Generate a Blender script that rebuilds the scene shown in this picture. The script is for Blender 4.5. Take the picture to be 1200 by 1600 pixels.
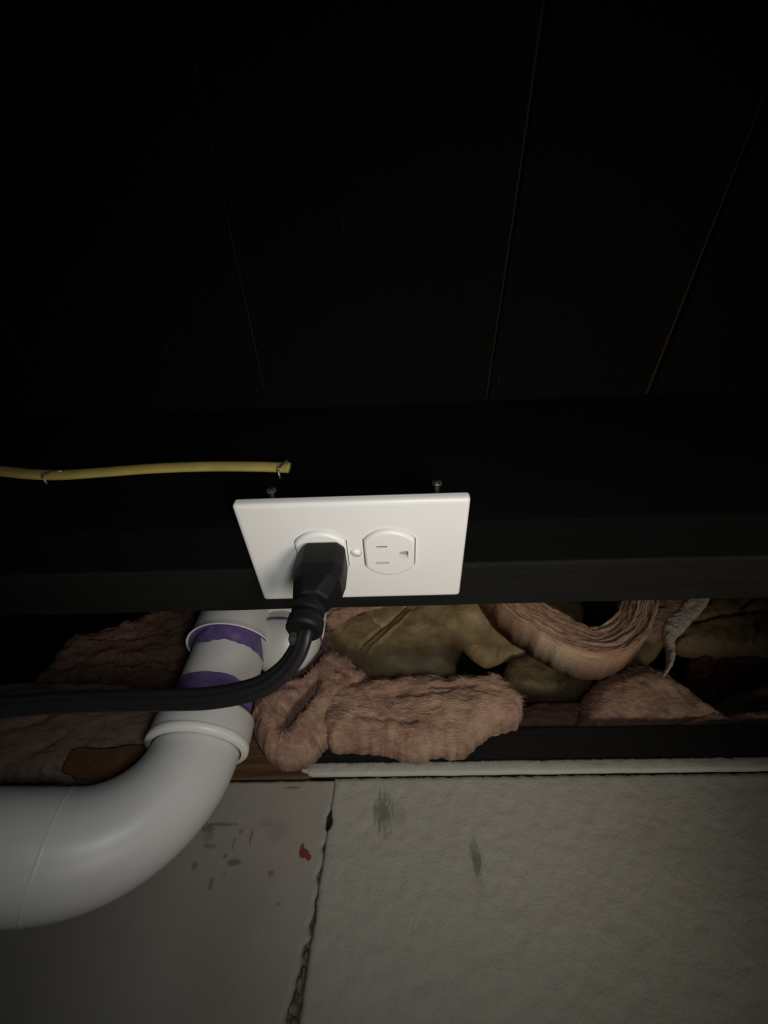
import bpy, bmesh, math, random
import numpy as np
from mathutils import Vector, Matrix, noise
from mathutils.geometry import delaunay_2d_cdt

random.seed(7)
for o in list(bpy.data.objects):
    bpy.data.objects.remove(o)
scene = bpy.context.scene
COL = scene.collection

# ------------------------------------------------------------------ camera
FPX, PITCH, YAW, ROLL = 625.67, 0.89913, -0.039824, 0.001373
CAM = np.array([0.022225, -0.158707, -0.163238])
_cp, _sp, _cy, _sy = math.cos(PITCH), math.sin(PITCH), math.cos(YAW), math.sin(YAW)
_f = np.array([_sy * _cp, _cy * _cp, _sp]); _r = np.array([_cy, -_sy, 0.0]); _u = np.cross(_r, _f)
_c, _s = math.cos(ROLL), math.sin(ROLL)
RR, UU, FF = _c * _r + _s * _u, -_s * _r + _c * _u, _f
cam_data = bpy.data.cameras.new('camera')
cam_data.sensor_width = 36.0
cam_data.lens = FPX / 1600.0 * 36.0
cam_data.clip_start = 0.01
cam = bpy.data.objects.new('camera', cam_data)
COL.objects.link(cam)
cam.matrix_world = Matrix(((RR[0], UU[0], -FF[0], CAM[0]), (RR[1], UU[1], -FF[1], CAM[1]),
                           (RR[2], UU[2], -FF[2], CAM[2]), (0, 0, 0, 1)))
scene.camera = cam

# ------------------------------------------------------------------ world, lamps, exposure
world = bpy.data.worlds.new('basement_air'); scene.world = world
world.use_nodes = True
bg = world.node_tree.nodes['Background']
bg.inputs[0].default_value = (0.62, 0.78, 1.0, 1)
bg.inputs[1].default_value = 0.018

def aim(o, target):
    d = Vector(target) - o.location
    o.rotation_euler = d.to_track_quat('-Z', 'Y').to_euler()

def spot(name, energy, color, size, radius, loc, target):
    d = bpy.data.lights.new(name, 'SPOT')
    d.energy = energy; d.color = color; d.spot_size = math.radians(size); d.spot_blend = 1.0; d.shadow_soft_size = radius
    o = bpy.data.objects.new(name, d); COL.objects.link(o); o.location = loc; aim(o, target)
    return o
# a work lamp standing low in the basement, aimed up at the outlet, and an added faint cool fill beside the camera
spot('work_lamp', 7.4, (1.0, 0.915, 0.785), 65, 0.075, (0.25, -0.20, -0.48), (0.08, 0.055, 0.075))
spot('camera_fill', 1.05, (0.95, 0.97, 1.0), 104, 0.02, (0.05, -0.165, -0.18), (-0.02, 0.08, 0.0))

scene.view_settings.view_transform = 'Standard'
scene.view_settings.look = 'None'
scene.view_settings.gamma = 1.0
scene.view_settings.use_curve_mapping = False
scene.view_settings.exposure = 0.0


def at(u, v, y):
    """the point of the upright plane at depth y that the photograph shows at (u, v)"""
    d = RR * ((u - 600) / FPX) - UU * ((v - 800) / FPX) + FF
    return CAM + d * ((y - CAM[1]) / d[1])

# ------------------------------------------------------------------ node helpers
def new_mat(name):
    m = bpy.data.materials.new(name); m.use_nodes = True
    nt = m.node_tree; b = nt.nodes['Principled BSDF']
    return m, nt, b

def N(nt, t, **kw):
    n = nt.nodes.new(t)
    for k, v in kw.items():
        setattr(n, k, v)
    return n

def coords(nt, scale=(1, 1, 1)):
    tc = N(nt, 'ShaderNodeTexCoord'); mp = N(nt, 'ShaderNodeMapping')
    mp.inputs['Scale'].default_value = scale
    nt.links.new(tc.outputs['Object'], mp.inputs[0])
    return mp.outputs[0]

def noise_tex(nt, vec, scale, detail=4, rough=0.55, dist=0.0):
    n = N(nt, 'ShaderNodeTexNoise')
    n.inputs['Scale'].default_value = scale; n.inputs['Detail'].default_value = detail
    n.inputs['Roughness'].default_value = rough; n.inputs['Distortion'].default_value = dist
    nt.links.new(vec, n.inputs['Vector'])
    return n.outputs['Fac']

def ramp(nt, fac, stops):
    r = N(nt, 'ShaderNodeValToRGB')
    el = r.color_ramp.elements
    while len(el) < len(stops):
        el.new(0.5)
    for e, (p, c) in zip(el, stops):
        e.position = p; e.color = (c[0], c[1], c[2], 1)
    nt.links.new(fac, r.inputs[0])
    return r.outputs[0]

def math_n(nt, op, a, b=None, clamp=False):
    n = N(nt, 'ShaderNodeMath', operation=op, use_clamp=clamp)
    for i, v in enumerate((a, b)):
        if v is None: continue
        if isinstance(v, (int, float)): n.inputs[i].default_value = v
        else: nt.links.new(v, n.inputs[i])
    return n.outputs[0]

def mix(nt, fac, a, b, mode='MIX'):
    n = N(nt, 'ShaderNodeMix', data_type='RGBA', blend_type=mode)
    for i, v in ((0, fac), (6, a), (7, b)):
        if isinstance(v, (int, float)): n.inputs[i].default_value = v
        elif isinstance(v, tuple): n.inputs[i].default_value = (v[0], v[1], v[2], 1)
        else: nt.links.new(v, n.inputs[i])
    return n.outputs[2]

def bump(nt, b, h, strength, dist):
    n = N(nt, 'ShaderNodeBump'); n.inputs['Strength'].default_value = strength; n.inputs['Distance'].default_value = dist
    nt.links.new(h, n.inputs['Height']); nt.links.new(n.outputs[0], b.inputs['Normal'])

def maprange(nt, v, a, b, c=0.0, d=1.0):
    n = N(nt, 'ShaderNodeMapRange'); n.inputs[1].default_value = a; n.inputs[2].default_value = b
    n.inputs[3].default_value = c; n.inputs[4].default_value = d; n.interpolation_type = 'SMOOTHSTEP'
    nt.links.new(v, n.inputs[0]); return n.outputs[0]

# ------------------------------------------------------------------ materials
def plain(name, col, rough=0.5, spec=0.5, metal=0.0, var=0.12, scale=60, bmp=0.0, bscale=300, bdist=0.0005):
    m, nt, b = new_mat(name)
    v = coords(nt)
    f = noise_tex(nt, v, scale, 4)
    lo = tuple(c * (1 - var) for c in col); hi = tuple(min(1, c * (1 + var)) for c in col)
    nt.links.new(ramp(nt, f, [(0.3, lo), (0.7, hi)]), b.inputs['Base Color'])
    b.inputs['Roughness'].default_value = rough
    b.inputs['Specular IOR Level'].default_value = spec
    b.inputs['Metallic'].default_value = metal
    if bmp:
        bump(nt, b, noise_tex(nt, v, bscale, 5), bmp, bdist)
    return m

def wood_paint(name, col, rough, grain_axis='x', worn=0.0, worncol=(0.10, 0.05, 0.025), bs=0.5):
    m, nt, b = new_mat(name)
    sc = (6, 90, 90) if grain_axis == 'x' else (90, 6, 90)
    v = coords(nt, sc)
    g = noise_tex(nt, v, 2.0, 6, 0.6, 0.4)
    base = ramp(nt, g, [(0.3, tuple(c * 0.8 for c in col)), (0.7, tuple(c * 1.25 for c in col))])
    if worn:
        w = noise_tex(nt, coords(nt, (20, 120, 120) if grain_axis == 'x' else (120, 20, 120)), 1.0, 5)
        base = mix(nt, maprange(nt, w, 0.70 - worn * 0.1, 0.78), base, worncol)
    nt.links.new(base, b.inputs['Base Color'])
    b.inputs['Roughness'].default_value = rough
    b.inputs['Specular IOR Level'].default_value = 0.12
    bump(nt, b, g, bs, 0.0012)
    return m

M = {}
M['black_front'] = wood_paint('flat_black_wood_paint', (0.0009, 0.0009, 0.00085), 0.95)
M['black_back'] = wood_paint('bounce_lit_black_paint', (0.0085, 0.0083, 0.0074), 0.8, worn=0.15, worncol=(0.03, 0.026, 0.02))  # greyer than the front ply: light bounced off the wall is painted in
M['black_plank'] = wood_paint('black_subfloor_paint', (0.0012, 0.0012, 0.0013), 0.9, 'y', worn=0.1, worncol=(0.018, 0.009, 0.004))
M['gap_wood'] = wood_paint('dark_brown_tongue_wood', (0.030, 0.013, 0.006), 0.8, 'y')
M['rim'] = wood_paint('dark_rim_wood', (0.012, 0.008, 0.006), 0.9)
M['plate'] = plain('white_nylon', (0.80, 0.785, 0.75), 0.34, 0.45, var=0.015, scale=20, bmp=0.03, bscale=900, bdist=0.0002)
M['slot'] = plain('slot_dark', (0.012, 0.010, 0.009), 0.8)
M['brass'] = plain('ground_contact_metal', (0.36, 0.35, 0.32), 0.5, metal=0.3)
M['plug'] = plain('black_moulded_vinyl', (0.0042, 0.0042, 0.0046), 0.55, 0.25, bmp=0.05, bscale=500)
M['cord'] = plain('black_cord_vinyl', (0.011, 0.010, 0.011), 0.45, 0.4, bmp=0.06, bscale=700)
M['cord_groove'] = plain('cord_groove_vinyl', (0.02, 0.018, 0.02), 0.45, 0.5)
M['olive'] = plain('olive_vinyl', (0.020, 0.017, 0.009), 0.7)
M['pvc'] = plain('white_pvc', (0.60, 0.595, 0.57), 0.36, 0.45, var=0.04, scale=25, bmp=0.05, bscale=260, bdist=0.0004)
M['pvc_lip'] = plain('lit_pvc_lip', (0.72, 0.715, 0.68), 0.35, 0.45, var=0.03)  # same PVC painted lighter where lips and branch hub catch the light
M['steel'] = plain('dull_zinc', (0.34, 0.31, 0.27), 0.42, metal=0.85, var=0.3, scale=500)
M['rust'] = plain('weathered_screw_steel', (0.20, 0.17, 0.14), 0.55, metal=0.6, var=0.4, scale=700)
M['yellow'] = plain('yellow_cable_jacket', (0.47, 0.375, 0.105), 0.55, 0.4, var=0.12, scale=70, bmp=0.12, bscale=240)
M['mortar'] = plain('crumbly_grey_brown_mortar', (0.15, 0.125, 0.095), 0.95, 0.1, var=0.5, scale=260, bmp=0.9, bscale=500, bdist=0.002)
M['hole'] = plain('black_void', (0.006, 0.006, 0.006), 0.9)
M['concrete'] = plain('concrete_floor', (0.22, 0.21, 0.19), 0.9, 0.2, var=0.2, scale=8)

# purple primer on PVC: uneven wash
def primer():
    m, nt, b = new_mat('purple_pvc_primer')
    v = coords(nt)
    f = noise_tex(nt, v, 90, 5)
    nt.links.new(ramp(nt, f, [(0.25, (0.085, 0.055, 0.17)), (0.6, (0.14, 0.095, 0.25)), (0.85, (0.26, 0.21, 0.34))]), b.inputs['Base Color'])
    b.inputs['Roughness'].default_value = 0.4
    return m
M['primer'] = primer()

def pvc_dirty():
    m, nt, b = new_mat('scuffed_white_pvc')
    v = coords(nt)
    f = noise_tex(nt, v, 22, 5)
    base = ramp(nt, f, [(0.3, (0.565, 0.56, 0.535)), (0.7, (0.62, 0.615, 0.59))])
    s = noise_tex(nt, coords(nt, (1, 1, 3)), 70, 6, 0.7)
    base = mix(nt, maprange(nt, s, 0.68, 0.80, 0, 0.55), base, (0.30, 0.27, 0.20))
    nt.links.new(base, b.inputs['Base Color'])
    b.inputs['Roughness'].default_value = 0.38
    return m
M['pvc_elbow'] = pvc_dirty()

def fibre(name, dark, mid, light, stretch=(1, 1, 3.2), sc=60, bs=0.9):
    m, nt, b = new_mat(name)
    v = coords(nt, stretch)
    f = noise_tex(nt, v, sc, 8, 0.65, 0.8)
    big = noise_tex(nt, coords(nt), 28, 3)
    col = ramp(nt, f, [(0.28, dark), (0.52, mid), (0.78, light)])
    col = mix(nt, maprange(nt, big, 0.45, 0.68, 0, 0.55), col, light)
    big2 = noise_tex(nt, coords(nt, (1, 1, 1.6)), 47, 4, 0.6, 0.6)
    col = mix(nt, maprange(nt, big2, 0.52, 0.70, 0, 0.6), col, dark)
    nt.links.new(col, b.inputs['Base Color'])
    b.inputs['Roughness'].default_value = 1.0
    b.inputs['Specular IOR Level'].default_value = 0.05
    b.inputs['Sheen Weight'].default_value = 0.15
    fine = noise_tex(nt, coords(nt, (stretch[0] * 1.0, 1, stretch[2] * 1.6)), sc * 7, 6, 0.7, 0.6)
    bump(nt, b, math_n(nt, 'ADD', f, math_n(nt, 'MULTIPLY', fine, 0.35)), bs, 0.006)
    return m
M['pink'] = fibre('pink_glass_wool', (0.20, 0.095, 0.065), (0.40, 0.225, 0.150), (0.57, 0.385, 0.25))
M['pink_pale'] = fibre('pale_pink_glass_wool', (0.42, 0.27, 0.19), (0.58, 0.42, 0.31), (0.68, 0.55, 0.43))
M['pink_dark'] = fibre('dark_pink_glass_wool', (0.17, 0.075, 0.045), (0.27, 0.135, 0.085), (0.37, 0.215, 0.14))  # a darker pink than the main wool
M['pink_brown'] = fibre('brownish_glass_wool', (0.32, 0.185, 0.12), (0.44, 0.275, 0.185), (0.52, 0.36, 0.25))
M['curl'] = fibre('layered_pink_glass_wool', (0.33, 0.17, 0.11), (0.48, 0.30, 0.20), (0.62, 0.46, 0.32), (1, 1, 1), 70)
def layered():
    m, nt, b = new_mat('layered_pink_glass_wool')
    uv = N(nt, 'ShaderNodeUVMap'); uv.uv_map = 'along'
    mp = N(nt, 'ShaderNodeMapping'); mp.inputs['Scale'].default_value = (0.55, 7.0, 1); nt.links.new(uv.outputs[0], mp.inputs[0])
    f = noise_tex(nt, mp.outputs[0], 2.2, 7, 0.6, 0.5)
    fine = noise_tex(nt, coords(nt), 300, 6, 0.7)
    g = math_n(nt, 'ADD', f, math_n(nt, 'MULTIPLY', math_n(nt, 'SUBTRACT', fine, 0.5), 0.25))
    nt.links.new(ramp(nt, g, [(0.32, (0.20, 0.095, 0.065)), (0.47, (0.42, 0.25, 0.165)), (0.60, (0.56, 0.40, 0.26)), (0.75, (0.66, 0.51, 0.36))]), b.inputs['Base Color'])
    b.inputs['Roughness'].default_value = 1.0; b.inputs['Specular IOR Level'].default_value = 0.05
    bump(nt, b, g, 1.0, 0.005)
    return m
M['curl'] = layered()
M['white_tuft'] = fibre('whitish_glass_wool', (0.42, 0.33, 0.27), (0.55, 0.46, 0.39), (0.66, 0.59, 0.52))
M['fibres'] = plain('loose_glass_fibres', (0.50, 0.32, 0.22), 0.9, 0.1, var=0.4, scale=120)
M['fibres_dark'] = plain('loose_dark_fibres', (0.30, 0.16, 0.10), 0.9, 0.1, var=0.3, scale=200)  # darker fibres for the dark and brownish pieces

def kraft(name, a, b_, c, rough=0.55):
    m, nt, b = new_mat(name)
    v = coords(nt)
    f = noise_tex(nt, v, 38, 5, 0.6, 0.3)
    nt.links.new(ramp(nt, f, [(0.3, a), (0.5, b_), (0.75, c)]), b.inputs['Base Color'])
    b.inputs['Roughness'].default_value = rough
    b.inputs['Specular IOR Level'].default_value = 0.35
    bump(nt, b, math_n(nt, 'ADD', noise_tex(nt, v, 90, 3), math_n(nt, 'MULTIPLY', noise_tex(nt, v, 600, 3), 0.15)), 0.25, 0.004)
    return m
M['kraft'] = kraft('olive_kraft_facing', (0.16, 0.108, 0.050), (0.245, 0.175, 0.085), (0.35, 0.26, 0.14))
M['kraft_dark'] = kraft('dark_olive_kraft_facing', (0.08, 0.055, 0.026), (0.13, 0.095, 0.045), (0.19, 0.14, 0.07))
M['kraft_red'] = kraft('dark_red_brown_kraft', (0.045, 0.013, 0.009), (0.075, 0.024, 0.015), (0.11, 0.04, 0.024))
M['kraft_brown'] = kraft('brown_torn_kraft', (0.12, 0.055, 0.022), (0.155, 0.075, 0.032), (0.19, 0.10, 0.045), 0.8)

# ------------------------------------------------------------------ object helpers
def link_mesh(name, verts, faces, mat, parent=None, smooth=True, mats=None):
    off = Vector(parent.get('_base', (0, 0, 0))) if parent is not None else Vector((0, 0, 0))
    me = bpy.data.meshes.new(name)
    me.from_pydata([tuple(Vector(v) - off) for v in verts], [], faces)
    me.validate(); me.update()
    bm = bmesh.new(); bm.from_mesh(me); bmesh.ops.recalc_face_normals(bm, faces=bm.faces); bm.to_mesh(me); bm.free()
    for p in me.polygons: p.use_smooth = smooth
    me.materials.append(mat)
    o = bpy.data.objects.new(name, me); COL.objects.link(o)
    if parent is not None: o.parent = parent
    return o

def thing(name, label, cat, base, group=None):
    e = bpy.data.objects.new(name, None); COL.objects.link(e)
    e.empty_display_size = 0.02
    e.location = base; e['_base'] = tuple(base)
    e['label'] = label; e['category'] = cat
    if group: e['group'] = group
    return e

def tag(o, label, cat, group=None):
    o['label'] = label; o['category'] = cat
    if group: o['group'] = group
    return o

def box(x0, x1, y0, y1, z0, z1):
    v = [(x0, y0, z0), (x1, y0, z0), (x1, y1, z0), (x0, y1, z0), (x0, y0, z1), (x1, y0, z1), (x1, y1, z1), (x0, y1, z1)]
    f = [(0, 3, 2, 1), (4, 5, 6, 7), (0, 1, 5, 4), (1, 2, 6, 5), (2, 3, 7, 6), (3, 0, 4, 7)]
    return v, f

def bevel_mod(o, w, seg=2):
    m = o.modifiers.new('bevel', 'BEVEL'); m.width = w; m.segments = seg; m.limit_method = 'ANGLE'
    return o

def tube(path, prof, closed_ends=True, frames=None):
    """sweep a closed 2-D profile (or a function of index) along a path of points"""
    n = len(path); P = [Vector(p) for p in path]
    verts, faces = [], []
    up = None
    k = None
    for i in range(n):
        t = (P[min(i + 1, n - 1)] - P[max(i - 1, 0)]).normalized()
        if up is None:
            ref = Vector(frames) if frames is not None else (Vector((0, 0, 1)) if abs(t.z) < 0.9 else Vector((0, 1, 0)))
            up = (ref - t * ref.dot(t)).normalized()
        else:
            up = (up - t * up.dot(t)).normalized()
        side = t.cross(up)
        pr = prof(i) if callable(prof) else prof
        k = len(pr)
        for a, b in pr:
            verts.append(P[i] + side * a + up * b)
    for i in range(n - 1):
        for j in range(k):
            faces.append((i * k + j, i * k + (j + 1) % k, (i + 1) * k + (j + 1) % k, (i + 1) * k + j))
    if closed_ends:
        faces.append(tuple(range(k))[::-1]); faces.append(tuple((n - 1) * k + j for j in range(k)))
    return verts, faces

def circ(r, n=32, rx=None):
    rx = rx or r
    return [(rx * math.cos(2 * math.pi * i / n), r * math.sin(2 * math.pi * i / n)) for i in range(n)]

def lathe(cx, cy, prof, n=64, wob=None):
    """prof: list of (r, z) from the top down, about an upright axis"""
    verts, faces = [], []
    for r, z in prof:
        for j in range(n):
            a = 2 * math.pi * j / n
            dz = wob(a) if wob else 0.0
            verts.append((cx + r * math.cos(a), cy + r * math.sin(a), z + dz))
    for i in range(len(prof) - 1):
        for j in range(n):
            faces.append((i * n + j, i * n + (j + 1) % n, (i + 1) * n + (j + 1) % n, (i + 1) * n + j))
    return verts, faces

def catmull(pts, per=8, closed=False):
    P = [Vector(p) for p in pts]; n = len(P); out = []
    rng = range(n) if closed else range(n - 1)
    for i in rng:
        g = (lambda k: P[k % n]) if closed else (lambda k: P[max(0, min(n - 1, k))])
        p0, p1, p2, p3 = g(i - 1), g(i), g(i + 1), g(i + 2)
        for s in range(per):
            t = s / per
            out.append(0.5 * ((2 * p1) + (p2 - p0) * t + (2 * p0 - 5 * p1 + 4 * p2 - p3) * t * t + (3 * p1 - p0 - 3 * p2 + p3) * t ** 3))
    if not closed: out.append(P[-1])
    return out

def nz(x, y, z, s, octv=4):
    return noise.fractal(Vector((x * s, y * s, z * s)), 1.0, 2.0, octv)

# ------------------------------------------------------------------ the back wall: two painted masonry blocks with a broken joint
WY = 0.200          # wall face
def seam_x(z):      # edge of the right block
    return -0.0312 + (z + 0.06) * 0.075 + 0.0012 * noise.noise(Vector((0, 0, z * 60))) + 0.0006 * noise.noise(Vector((3, 0, z * 260)))

def seam_gap(z):
    if z > -0.088:
        g = 0.0004 + 0.0003 * noise.noise(Vector((9, 0, z * 200)))
    elif z > -0.135:
        k = (-0.088 - z) / 0.047
        g = 0.0006 + 0.0016 * k + 0.0040 * noise.noise(Vector((5, 0, z * 130)))
    else:
        k = min(1, (-0.135 - z) / 0.03)
        g = 0.0035 + 0.0045 * k + 0.0022 * noise.noise(Vector((7, 0, z * 120)))
    return max(0.0002, g)

def ellipse_mask(nt, vec_sep, wob, cx, cz, rx, rz, soft=0.35, wamt=0.8):
    X, Z = vec_sep
    a = math_n(nt, 'DIVIDE', math_n(nt, 'SUBTRACT', X, cx), rx)
    b = math_n(nt, 'DIVIDE', math_n(nt, 'SUBTRACT', Z, cz), rz)
    d = math_n(nt, 'SQRT', math_n(nt, 'ADD', math_n(nt, 'MULTIPLY', a, a), math_n(nt, 'MULTIPLY', b, b)))
    d = math_n(nt, 'ADD', d, math_n(nt, 'MULTIPLY', math_n(nt, 'SUBTRACT', wob, 0.5), wamt * 3.2))
    return maprange(nt, d, 1.0 + soft, 1.0 - soft)

def wall_material(name, col, marks, blotch=0.1, bs=0.5):
    m, nt, b = new_mat(name)
    v = coords(nt)
    sep = N(nt, 'ShaderNodeSeparateXYZ'); nt.links.new(v, sep.inputs[0])
    xz = (sep.outputs[0], sep.outputs[2])
    wob = noise_tex(nt, v, 560, 5, 0.7, 0.4)
    wob2 = noise_tex(nt, coords(nt, (2.2, 1, 0.5)), 230, 5, 0.7)
    f = noise_tex(nt, v, 9, 4)
    base = ramp(nt, f, [(0.3, tuple(c * (1 - blotch) for c in col)), (0.7, tuple(min(1, c * (1 + blotch)) for c in col))])
    for (cx, cz, rx, rz, c, amt, soft, w) in marks:
        mk = ellipse_mask(nt, xz, wob2 if w > 1 else wob, cx, cz, rx, rz, soft, w)
        base = mix(nt, math_n(nt, 'MULTIPLY', mk, amt), base, c)
    nt.links.new(base, b.inputs['Base Color'])
    b.inputs['Roughness'].default_value = 0.62
    b.inputs['Specular IOR Level'].default_value = 0.3
    h = math_n(nt, 'ADD', math_n(nt, 'MULTIPLY', noise_tex(nt, v, 170, 4, 0.5), 0.55), math_n(nt, 'MULTIPLY', noise_tex(nt, v, 520, 5, 0.6), 0.40))
    bump(nt, b, h, bs, 0.0022)
    return m

GREY, BROWN, RED = (0.075, 0.072, 0.062), (0.13, 0.10, 0.07), (0.15, 0.022, 0.012)
M['wall_right'] = wall_material('textured_grey_wall_paint', (0.315, 0.298, 0.248), [
    (0.0075, -0.0690, 0.0062, 0.0105, (0.10, 0.095, 0.078), 0.75, 0.55, 1.2),
    (0.0185, -0.0705, 0.0050, 0.0065, (0.13, 0.12, 0.10), 0.35, 0.7, 1.2),
    (0.0714, -0.0960, 0.0030, 0.0085, (0.10, 0.095, 0.08), 0.75, 0.5, 1.1),
    (0.0710, -0.1080, 0.0032, 0.0050, (0.16, 0.15, 0.13), 0.35, 0.7, 1.2),
], 0.06, 0.62)
lm = [(-0.1215, -0.0775, 0.0045, 0.0022, BROWN, 0.75, 0.3, 0.9), (-0.113, -0.0755, 0.012, 0.0011, BROWN, 0.75, 0.3, 0.8),
      (-0.1195, -0.0815, 0.0045, 0.0035, BROWN, 0.5, 0.5, 1.0),
      (-0.0965, -0.0970, 0.0045, 0.0022, (0.11, 0.10, 0.08), 0.85, 0.25, 0.5), (-0.1035, -0.0935, 0.0016, 0.0014, BROWN, 0.7, 0.3, 0.6),
      (-0.0690, -0.1030, 0.0022, 0.0018, BROWN, 0.75, 0.3, 0.6), (-0.1085, -0.1080, 0.0016, 0.0030, BROWN, 0.75, 0.3, 0.6),
      (-0.1235, -0.0985, 0.0020, 0.0020, BROWN, 0.7, 0.3, 0.6), (-0.0880, -0.0830, 0.0010, 0.0048, BROWN, 0.7, 0.3, 0.6),
      (-0.0960, -0.0800, 0.0018, 0.0016, BROWN, 0.6, 0.3, 0.6), (-0.0690, -0.0795, 0.0075, 0.0060, (0.19, 0.17, 0.14), 0.5, 0.3, 0.7),
      (-0.0790, -0.0745, 0.0060, 0.0026, (0.20, 0.18, 0.15), 0.5, 0.3, 0.7), (-0.1160, -0.0880, 0.0045, 0.0014, BROWN, 0.6, 0.4, 0.8),
      (-0.0995, -0.0865, 0.0010, 0.0030, BROWN, 0.5, 0.4, 0.8), (-0.0640, -0.0525, 0.0062, 0.0008, (0.10, 0.07, 0.05), 0.7, 0.4, 0.8),
      (-0.0610, -0.1180, 0.0012, 0.0010, BROWN, 0.6, 0.3, 0.5), (-0.1010, -0.1030, 0.0012, 0.0010, BROWN, 0.5, 0.3, 0.5),
      (-0.0478, -0.0925, 0.0036, 0.0026, RED, 0.95, 0.15, 0.5), (-0.0498, -0.0900, 0.0014, 0.0032, RED, 0.95, 0.15, 0.5), (-0.0445, -0.0945, 0.0020, 0.0018, RED, 0.95, 0.15, 0.5),
      (-0.0880, -0.1320, 0.0250, 0.0300, (0.20, 0.165, 0.125), 0.35, 0.8, 0.6)]
M['wall_left'] = wall_material('smooth_grey_wall_paint', (0.275, 0.254, 0.212), lm, 0.08, 0.18)

core_v, core_f = box(-1.2, 1.2, WY + 0.0045, WY + 0.2, -1.75, -0.0475)
wall_back = link_mesh('wall_back', core_v, core_f, M['mortar'], smooth=False)
wall_back['kind'] = 'structure'

def block(name, side, mat, relief):
    z_top = -0.0468
    zs = list(np.arange(z_top, -0.19, -0.0016)) + list(np.linspace(-0.2, -0.45, 14))
    if side > 0:
        ts = list(np.arange(0, 0.36, 0.002)) + list(np.linspace(0.37, 1.2, 12))
    else:
        ts = list(np.arange(0, 0.26, 0.002)) + list(np.linspace(0.27, 1.15, 12))
    verts, faces = [], []
    nx, nzn = len(ts), len(zs)
    hole = (seam_x(-0.0735), -0.0735)
    for j, z in enumerate(zs):
        for i, t in enumerate(ts):
            ex = seam_x(z) if side > 0 else seam_x(z) - seam_gap(z)
            # the teardrop hole in the joint: both edges draw back around it
            hz = (z + 0.0735) / 0.0068
            if abs(hz) < 1:
                w = 0.0026 * math.sqrt(1 - hz * hz) * (1.0 if hz < 0 else (1 - 0.55 * hz))
                ex += side * w
            x = ex + side * t
            zz = z
            if j == 0:
                zz += 0.0011 * noise.noise(Vector((x * 160, 1, 0))) + 0.0006 * noise.noise(Vector((x * 520, 2, 0)))
                if side < 0: zz += 0.0008 * noise.noise(Vector((x * 90, 8, 0))) - 0.0012
            y = WY + relief * (0.0006 * nz(x, 0, z, 22, 2) + 0.0005 * nz(x, 1, z, 130, 3))
            edge = min(t, (z_top - z) if j else 0)
            if edge < 0.0022: y += (0.0013 if z < -0.086 or j == 0 else 0.0003) * (1 - edge / 0.0022) ** 2
            if side < 0: y += 0.0010
            verts.append((x, y, zz))
    for j in range(nzn - 1):
        for i in range(nx - 1):
            a = j * nx + i
            faces.append((a, a + 1, a + nx + 1, a + nx))
    # side and top returns give the block its thickness
    def strip(idx):
        base = len(verts)
        for k in idx:
            vx = verts[k]; verts.append((vx[0], WY + 0.03, vx[2]))
        for q in range(len(idx) - 1):
            faces.append((idx[q], idx[q + 1], base + q + 1, base + q))
    strip([i for i in range(nx)])
    strip([j * nx for j in range(nzn)])
    return link_mesh(name, verts, faces, mat, wall_back)

b1 = block('masonry_block', 1, M['wall_right'], 1.0); b1['label'] = 'textured grey painted block right of the broken joint'
b2 = block('masonry_block', -1, M['wall_left'], 0.35); b2['label'] = 'chipped grey painted block left of the broken joint'
hv, hf = box(-0.0345, -0.0285, WY + 0.0040, WY + 0.0044, -0.0815, -0.0655)
hole = link_mesh('joint_hole', hv, hf, M['hole'], wall_back, smooth=False); hole['label'] = 'black teardrop hole in the joint'
# crumbs of mortar left standing in the joint
random.seed(3)
for k in range(16):
    z = -0.093 - 0.074 * k / 15 + random.uniform(-0.002, 0.002)
    g = seam_gap(z)
    x = seam_x(z) - g * random.uniform(0.3, 0.7)
    bm = bmesh.new(); bmesh.ops.create_icosphere(bm, subdivisions=2, radius=1)
    sx, sz = max(0.0009, g * random.uniform(0.25, 0.4)), random.uniform(0.0016, 0.0036)
    vs = []
    for v in bm.verts:
        q = 1 + 0.35 * noise.noise(v.co * 2.1 + Vector((k, 0, 0)))
        vs.append((x + v.co.x * sx * q, WY + 0.0042 + v.co.y * 0.0018 * q, z + v.co.z * sz * q))
    fs = [tuple(v.index for v in f.verts) for f in bm.faces]; bm.free()
    link_mesh('mortar_crumb', vs, fs, M['mortar'], wall_back)

floor_v, floor_f = box(-1.2, 1.2, -1.6, WY + 0.05, -1.80, -1.75)
fl = link_mesh('floor', floor_v, floor_f, M['concrete'], smooth=False); fl['kind'] = 'structure'

# ------------------------------------------------------------------ sill on top of the wall
def sill_material():
    m, nt, b = new_mat('sill_wood_half_painted')
    v = coords(nt); sep = N(nt, 'ShaderNodeSeparateXYZ'); nt.links.new(v, sep.inputs[0])
    g = noise_tex(nt, coords(nt, (8, 120, 120)), 2.0, 6, 0.6, 0.5)
    bare = ramp(nt, g, [(0.3, (0.05, 0.026, 0.011)), (0.55, (0.10, 0.058, 0.026)), (0.8, (0.16, 0.10, 0.05))])
    n2 = noise_tex(nt, coords(nt, (1, 1, 4)), 60, 5, 0.6)
    edge = math_n(nt, 'ADD', sep.outputs[0], math_n(nt, 'MULTIPLY', math_n(nt, 'SUBTRACT', n2, 0.5), 0.035))
    mk = maprange(nt, edge, -0.056, -0.050)
    nt.links.new(mix(nt, mk, bare, (0.007, 0.0065, 0.006)), b.inputs['Base Color'])
    b.inputs['Roughness'].default_value = 0.8
    b.inputs['Specular IOR Level'].default_value = 0.2
    bump(nt, b, g, 0.5, 0.0015)
    return m
M['sill'] = sill_material()
sv, sf = box(-1.1, 1.1, WY + 0.002, WY + 0.14, -0.0463, -0.0100)
sill = link_mesh('trim_1', sv, sf, M['sill'], smooth=False); sill['kind'] = 'structure'
sill['label'] = 'wooden sill board on top of the wall, bare brown left, black right'; bevel_mod(sill, 0.0015)
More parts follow.
